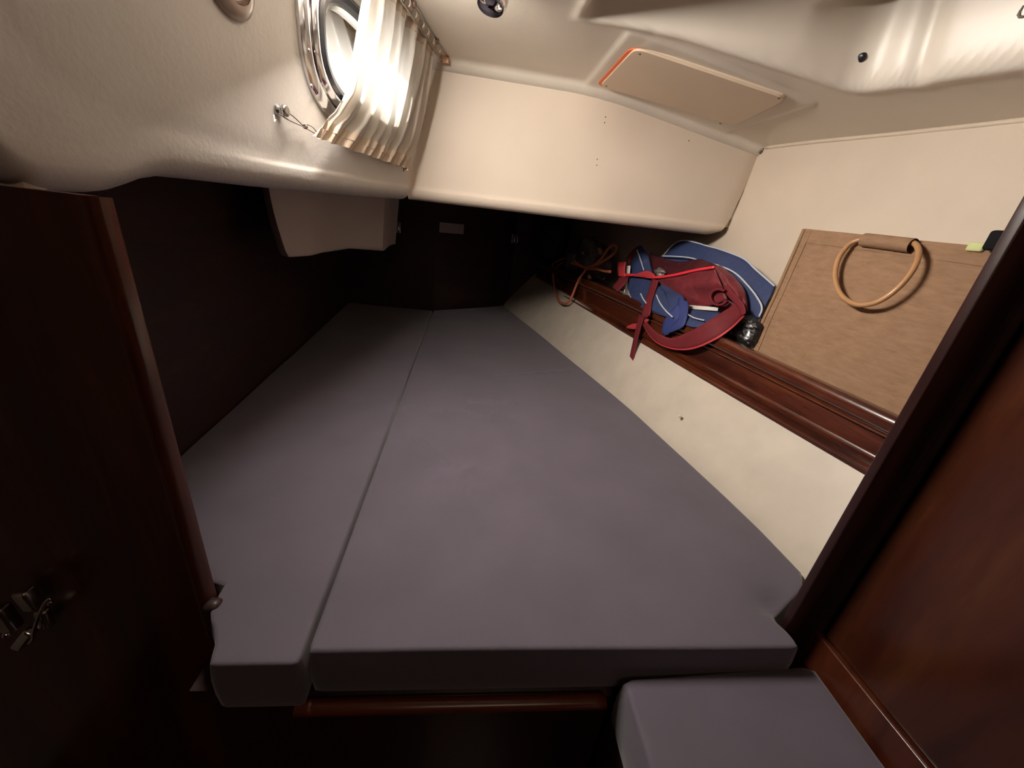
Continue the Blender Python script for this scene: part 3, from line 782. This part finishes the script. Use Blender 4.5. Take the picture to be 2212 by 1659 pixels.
pts_ = [jb(px, py, o_) for (px, py), o_ in zip(rp, ro)]
MB().tube(spline([hB.lerp(hA, .1)] + pts_[::-1] + [hA.lerp(hB, .1)], 6), .0052, 12).build('ring_handle', M['cane'], t)
# black clip beside it
c = ona(2154, 520, 1.02)
o = MB().obox(c, hd * .013, Vector((.006, 0, 0)), Vector((0, 0, .017))).build('black_clip', M['black'], bev=.005); tag(o, 'small black plastic block above the jute bag beside the right jamb', 'clip')
o = MB().obox(c + hd * .030 + Vector((.01, 0, -.012)), hd * .012, Vector((.004, 0, 0)), Vector((0, 0, .008))).build('green_glow', plain('yellow_green_glow', (.62, .66, .30), .6), bev=.003); tag(o, 'tiny yellow-green block painted as a glow next to the black plastic block', 'glow patch')  # coloured block standing in for a yellow-green glow beside the clip

# ------------------------------------------------------------------ cloth helpers for the bags
def ribbon(path, wid, n=6, th=.0016):
    """path: list of (px, py, a); wid: list of (dx, dy) half-width vectors in picture pixels, same length"""
    C_ = [ona(px, py, a) for px, py, a in path]
    Wd = [ona(px + dx, py + dy, a) - ona(px, py, a) for (px, py, a), (dx, dy) in zip(path, wid)]
    C_ = spline(C_, n); Wd = spline(Wd, n)
    G = [[c + w_ * k for k in (-1, -.5, 0, .5, 1)] for c, w_ in zip(C_, Wd)]
    return G
def strap(nm, path, wid, mat, parent, n=6, th=.0024):
    return MB().grid(ribbon(path, wid, n)).build(nm, mat, parent, solid=th)
def patch(nm, L, Rr, mat, parent, puff=.01, nu=14, n=6, wr=.003, a_seed=0, th=.002):
    """surface lofted between two picture polylines (px, py, a) of equal length"""
    A = spline([ona(*p) for p in L], n); Bq = spline([ona(*p) for p in Rr], n)
    G = []
    for i, (p, q) in enumerate(zip(A, Bq)):
        v = i / (len(A) - 1); row = []
        for u in lin(0, 1, nu):
            b = p.lerp(q, u); d = (EYE - b).normalized()
            row.append(b + d * (puff * math.sin(PI * u) * (.4 + .6 * math.sin(PI * v)) + wr * noise.noise(Vector((u * 3.5 + a_seed, v * 3.5, a_seed)))))
        G.append(row)
    return MB().grid(G).build(nm, mat, parent, solid=th), G
def line_on(nm, path, r, mat, parent, lift=.006):
    P = [ona(*p) for p in path]; P = [p + (EYE - p).normalized() * lift for p in P]
    return MB().tube(spline(P, 6), r, 6).build(nm, mat, parent)

# ---- blue striped bag
t = thing('striped_cool_bag', ona(1500, 720, .96), 'navy blue bag with white piping slumped on the shelf behind the red bag', 'bag')
patch('back_panel', [(1428, 556, 1.00), (1470, 520, 1.02), (1536, 534, 1.02), (1601, 556, 1.02), (1632, 582, 1.015), (1674, 620, 1.00)],
      [(1470, 640, .97), (1490, 650, .97), (1530, 670, .97), (1570, 690, .96), (1600, 696, .96), (1640, 690, .97)], M['navy'], t, .020, wr=.006)
line_on('piping', [(1432, 552, 1.00), (1470, 520, 1.02), (1536, 534, 1.02), (1601, 556, 1.02), (1632, 582, 1.015), (1673, 618, 1.00)], .0026, M['stripe'], t, .002)
line_on('piping', [(1430, 553, .985), (1485, 556, .985), (1520, 566, .985), (1556, 575, .985), (1588, 590, .985), (1615, 616, .98), (1636, 643, .975), (1646, 665, .97), (1640, 684, .965)], .0026, M['stripe'], t, .012)
patch('left_lobe', [(1382, 530, .945), (1368, 556, .935), (1360, 590, .925), (1356, 625, .895), (1366, 650, .868), (1384, 664, .858)],
      [(1386, 531, .96), (1400, 552, .95), (1408, 584, .94), (1420, 612, .925), (1436, 632, .895), (1452, 686, .853)], M['navy'], t, .016, wr=.006, a_seed=2)
patch('front_lobe', [(1420, 610, .93), (1416, 630, .92), (1408, 652, .885), (1400, 672, .857)],
      [(1434, 606, .935), (1462, 626, .925), (1480, 652, .89), (1462, 692, .852)], M['navy'], t, .018, wr=.005, a_seed=5)
patch('front_hem', [(1470, 668, .895), (1500, 670, .90), (1530, 672, .925), (1556, 674, .93)], [(1450, 686, .854), (1490, 706, .852), (1520, 704, .860), (1548, 690, .885)], M['navy'], t, .01, wr=.003, a_seed=7)
line_on('piping', [(1376, 540, .938), (1384, 562, .936), (1391, 584, .93)], .0026, M['stripe'], t, .018)
line_on('piping', [(1361, 590, .922), (1357, 612, .915), (1358, 632, .888), (1366, 648, .866)], .0018, M['stripe'], t, .004)
line_on('piping', [(1384, 634, .878), (1389, 645, .868), (1396, 655, .858)], .0026, M['stripe'], t, .018)
line_on('piping', [(1418, 637, .892), (1426, 655, .875), (1438, 671, .858), (1453, 685, .850)], .0026, M['stripe'], t, .018)
line_on('piping', [(1482, 676, .876), (1498, 686, .868), (1521, 692, .870)], .0022, M['stripe'], t, .010)
patch('fold', [(1362, 606, .915), (1366, 620, .91), (1376, 640, .905)], [(1412, 606, .925), (1404, 624, .918), (1384, 632, .91)], M['blue_web'], t, .012, wr=.004, a_seed=11)
strap('handle', [(1476, 648, .885), (1474, 672, .862), (1466, 700, .846), (1450, 716, .844), (1436, 724, .846)], [(11, 4), (12, 3), (12, 3), (10, -2), (5, -6)], M['blue_web'], t)
strap('handle', [(1470, 664, .868), (1456, 682, .848), (1442, 702, .844), (1436, 722, .845)], [(6, 8), (9, 8), (9, 6), (7, 2)], M['blue_web'], t)
# ---- black bag on the shelf behind them
def crumple(nm, c, rx, ry, rz, mat, seed, lab, amp=.35, sub=4, cat='bag', parent=None, fl=None):
    bm = bmesh.new(); bmesh.ops.create_icosphere(bm, subdivisions=sub, radius=1)
    for v in bm.verts:
        p = v.co.copy(); k = 1 + amp * noise.noise(p * 1.3 + Vector((seed, 0, 0))) + amp * .6 * abs(noise.noise(p * 3.1 + Vector((0, seed, 0)))) + amp * .35 * abs(noise.noise(p * 7 + Vector((0, 0, seed))))
        q = p * k; q = Vector((q.x * rx, q.y * ry, q.z * rz))
        q = hd * q.y + Vector((.987, .161, 0)) * q.x + Vector((0, 0, q.z))
        v.co = q + Vector(c)
        if fl is not None and v.co.z < fl: v.co.z = fl
    me_V = [v.co.copy() for v in bm.verts]; me_F = [tuple(x.index for x in f.verts) for f in bm.faces]; bm.free()
    o = obj(nm, me_V, me_F, mat, parent)
    if lab: tag(o, lab, cat)
    return o
crumple('black_bag', ona(1600, 715, .975), .060, .085, .060, M['black_film'], 3, 'black shiny bag on the shelf under the right end of the striped bag', .3, fl=.203)
crumple('bin_bag', ona(1268, 560, .985), .075, .20, .095, M['binbag'], 8, 'black crumpled plastic bag at the far end of the shelf under the orange cord', .45, sub=4, fl=.203)
crumple('dark_bundle', ona(1195, 520, .90), .06, .13, .11, plain('charcoal_cloth', (.020, .022, .020), .8, bump=.6, scale=20, dist=.01), 15, 'dark cloth bundle stuffed behind the crumpled plastic bag under the cream lip', .25, fl=.203)
for i, (px, py, a, s_, lab) in enumerate(((1262, 550, .935, .026, 'brown film wrapper on the left of the black plastic bag'), (1296, 542, .950, .024, 'brown film wrapper near the top of the black plastic bag'), (1272, 598, .905, .016, 'pale tan wrapper scrap at the foot of the black plastic bag'))):
    crumple('film_wrapper', ona(px, py, a), s_ * .5, s_, s_ * .6, M['brown_foil'], 20 + i, lab, .5, sub=3, cat='wrapper')
# ---- orange cord
cp = [(1319, 587, .885), (1306, 586, .885), (1286, 581, .89), (1266, 580, .895), (1246, 568, .905), (1233, 559, .915), (1213, 560, .92), (1193, 572, .915), (1196, 584, .900), (1208, 572, .905), (1224, 566, .905), (1241, 570, .90), (1264, 578, .895), (1282, 573, .90), (1298, 560, .91), (1311, 541, .93), (1323, 529, .94), (1332, 534, .94), (1325, 548, .93), (1306, 563, .91), (1286, 574, .90), (1268, 580, .892), (1262, 588, .885), (1252, 601, .858), (1242, 624, .840), (1231, 649, .822), (1219, 656, .812), (1206, 648, .815), (1198, 621, .838), (1195, 594, .862), (1196, 576, .905)]
o = MB().tube(spline([ona(*p) for p in cp], 6), .0062, 8).build('orange_cord', M['cord']); tag(o, 'orange-brown cord lying in loops over the rail at the far shelf end', 'cord')

# ---- red bag
t = thing('red_bag', ona(1500, 690, .93), 'open dark red bag with bright red rim and trailing straps hanging over the rail', 'bag')
patch('back_wall', [(1405, 545, .975), (1432, 558, .975), (1470, 566, .975), (1508, 560, .975), (1532, 566, .97), (1552, 574, .96)],
      [(1412, 600, .94), (1440, 600, .94), (1470, 600, .94), (1505, 598, .94), (1530, 600, .94), (1560, 600, .94)], M['red_shade'], t, .0, wr=.006, a_seed=3)
patch('front_wall', [(1410, 600, .918), (1440, 598, .918), (1472, 594, .918), (1506, 584, .92), (1543, 577, .92)],
      [(1428, 612, .925), (1448, 636, .93), (1482, 662, .93), (1520, 664, .93), (1572, 648, .93)], M['red_cloth'], t, .014, wr=.016, a_seed=4)
patch('side_wall', [(1543, 577, .92), (1556, 600, .925), (1572, 630, .93), (1586, 656, .925)],
      [(1556, 573, .95), (1586, 598, .96), (1609, 628, .96), (1616, 674, .945)], M['red_cloth'], t, .016, wr=.013, a_seed=6)
patch('base_fold', [(1476, 660, .932), (1510, 663, .932), (1545, 662, .932), (1572, 648, .93)], [(1478, 664, .94), (1520, 668, .94), (1556, 672, .94), (1598, 664, .94)], M['red_cloth'], t, .004, wr=.002)
strap('rim_piping', [(1336, 594, .895), (1369, 594, .90), (1413, 599, .905), (1456, 594, .908), (1500, 584, .912), (1543, 577, .915)], [(0, 2.6)] * 6, M['red_trim'], t)
patch('rim_flap', [(1369, 594, .90), (1385, 588, .902), (1400, 585, .905), (1414, 593, .907)], [(1370, 597, .90), (1386, 598, .90), (1400, 598, .903), (1414, 600, .905)], M['coral'], t, .002, wr=.0)
strap('tab', [(1343, 566, .905), (1342, 582, .900), (1343, 597, .895)], [(9, 0), (8, 1), (8, 1)], M['coral'], t)
strap('side_strap', [(1384, 535, .955), (1370, 546, .945), (1354, 565, .925)], [(3, 5), (4, 5), (4, 4)], M['red'], t)
strap('side_strap', [(1352, 596, .905), (1346, 606, .885), (1328, 625, .862)], [(6, 3), (7, 5), (6, 6)], M['red'], t)
strap('wide_handle', [(1600, 668, .925), (1566, 694, .880), (1532, 716, .850), (1490, 736, .843), (1452, 742, .845), (1420, 730, .842), (1400, 710, .842), (1388, 690, .850)],
      [(8, 13), (11, 17), (8, 19), (5, 18), (1, 12), (-5, 8), (-5, 5), (-3, 3)], M['red'], t, n=8)
strap('handle_edge', [(1607, 682, .922), (1578, 710, .872), (1540, 735, .846), (1494, 753, .840), (1452, 753, .843), (1416, 738, .840), (1396, 714, .840)], [(1, 1.6)] * 7, M['coral'], t, n=8)
strap('side_binding', [(1548, 576, .935), (1560, 605, .93), (1575, 632, .925), (1600, 660, .918), (1606, 680, .915)], [(4, -2), (5, -3), (6, -4), (6, -4), (5, -3)], M['red'], t)
pts_ = [(1554 + 19 * math.cos(a), 642 + 17 * math.sin(a), .915) for a in lin(.5, 2 * PI - .9, 10)]
strap('small_loop', pts_, [(2.2 * math.cos(a), 2.2 * math.sin(a)) for a in lin(.5, 2 * PI - .9, 10)], M['red'], t, n=4, th=.010)
strap('narrow_strap', [(1416, 604, .905), (1411, 620, .895), (1402, 648, .862), (1396, 676, .840), (1392, 686, .838)], [(7, 2), (7, 2), (7, 2), (9, 1), (6, 0)], M['red'], t)
strap('hanging_tail', [(1386, 682, .838), (1378, 712, .838), (1370, 748, .838), (1362, 785, .826), (1354, 819, .815)], [(6, 1), (5, 1), (4.5, 1), (4.5, 1), (5.5, 0)], M['red'], t)
strap('bow_end', [(1382, 704, .848), (1370, 705, .846), (1354, 707, .846)], [(0, 3), (0, 6), (0, 2)], M['coral'], t)
strap('bow_end', [(1390, 694, .848), (1396, 692, .846), (1401, 691, .846)], [(0, 5), (0, 4), (0, 3)], M['coral'], t)
# white lining that shows between the two bags
for pl_, lab in (([(1354, 574, .91), (1362, 574, .91), (1360, 594, .905), (1353, 594, .905)], 'tall white paper corner beside the coral tab of the red bag'),
            ([(1338, 600, .90), (1340, 602, .90), (1334, 615, .89), (1330, 617, .89)], 'thin white paper sliver left of the dark red side strap'),
            ([(1352, 610, .90), (1350, 632, .895), (1339, 627, .895), (1345, 616, .897)], 'small white paper triangle resting on the rail'),
            ([(1478, 658, .915), (1552, 664, .925), (1550, 672, .92), (1486, 667, .91)], 'white paper strip under the mouth of the red bag')):
    P = [ona(*p) for p in pl_]
    o = MB().add(P, [(0, 1, 2, 3)]).build('paper_scrap', M['paper'], solid=.001); tag(o, lab, 'paper')
crumple('foil_wrapper', ona(1425, 588, .925), .012, .026, .012, plain('silver_foil', (.55, .5, .45), .25, .7, bump=1, scale=120, dist=.004), 31, 'crumpled silvery foil inside the mouth of the red bag', .6, sub=3, cat='wrapper')

# ------------------------------------------------------------------ the rest of the room round the camera
o = MB().box(-1.02, 1.5, -1.42, 3.1, -.87, -.85).build('floor', M['floor'], smooth=False); struct(o, 'dark cabin sole')
mb = MB(); mb.grid([[Vector((-1.0, y, z)) for z in (-.85, 1.25)] for y in (-1.4, .42)])
o = mb.build('wall_port', M['wood_v'], smooth=False); struct(o, 'mahogany side of the passage')
mb = MB(); mb.grid([[Vector((x, -1.4, z)) for z in (-.85, 1.25)] for x in (-1.0, 1.4)])
o = mb.build('wall_front', M['wood_v'], smooth=False); struct(o, 'mahogany end of the passage')
mb = MB(); mb.grid([[Vector((1.4, y, z)) for z in (-.85, 1.25)] for y in (-1.4, .42)])
o = mb.build('wall_outer', M['wood_v'], smooth=False); struct(o, 'hull side of the passage')
mb = MB(); mb.box(-1.0, 1.4, -1.4, .44, 1.2, 1.22)
q0, q1 = p1(1.0, 1.10, -.01), p1(-.10, 1.10, -.01)
mb.add([q0, (1.4, q0.y, 1.10), (1.4, q1.y, 1.10), q1, q0 + Vector((0, 0, .03)), (1.4, q0.y, 1.13), (1.4, q1.y, 1.13), q1 + Vector((0, 0, .03))], [(0,3,2,1),(4,5,6,7),(0,1,5,4),(1,2,6,5),(2,3,7,6),(3,0,4,7)])
mb.box(-1.0, -.415, .43, .45, .5, 1.22); mb.box(-.45, 1.4, .41, .43, 1.12, 1.22); mb.box(-1.02, -.99, -1.4, .42, -.85, 1.22)  # upright boards added out of view to keep sky light from leaking in
o = mb.build('trim_5', M['gelcoat'], smooth=False); struct(o, 'deck over the cabin with added unseen light-blocking boards')
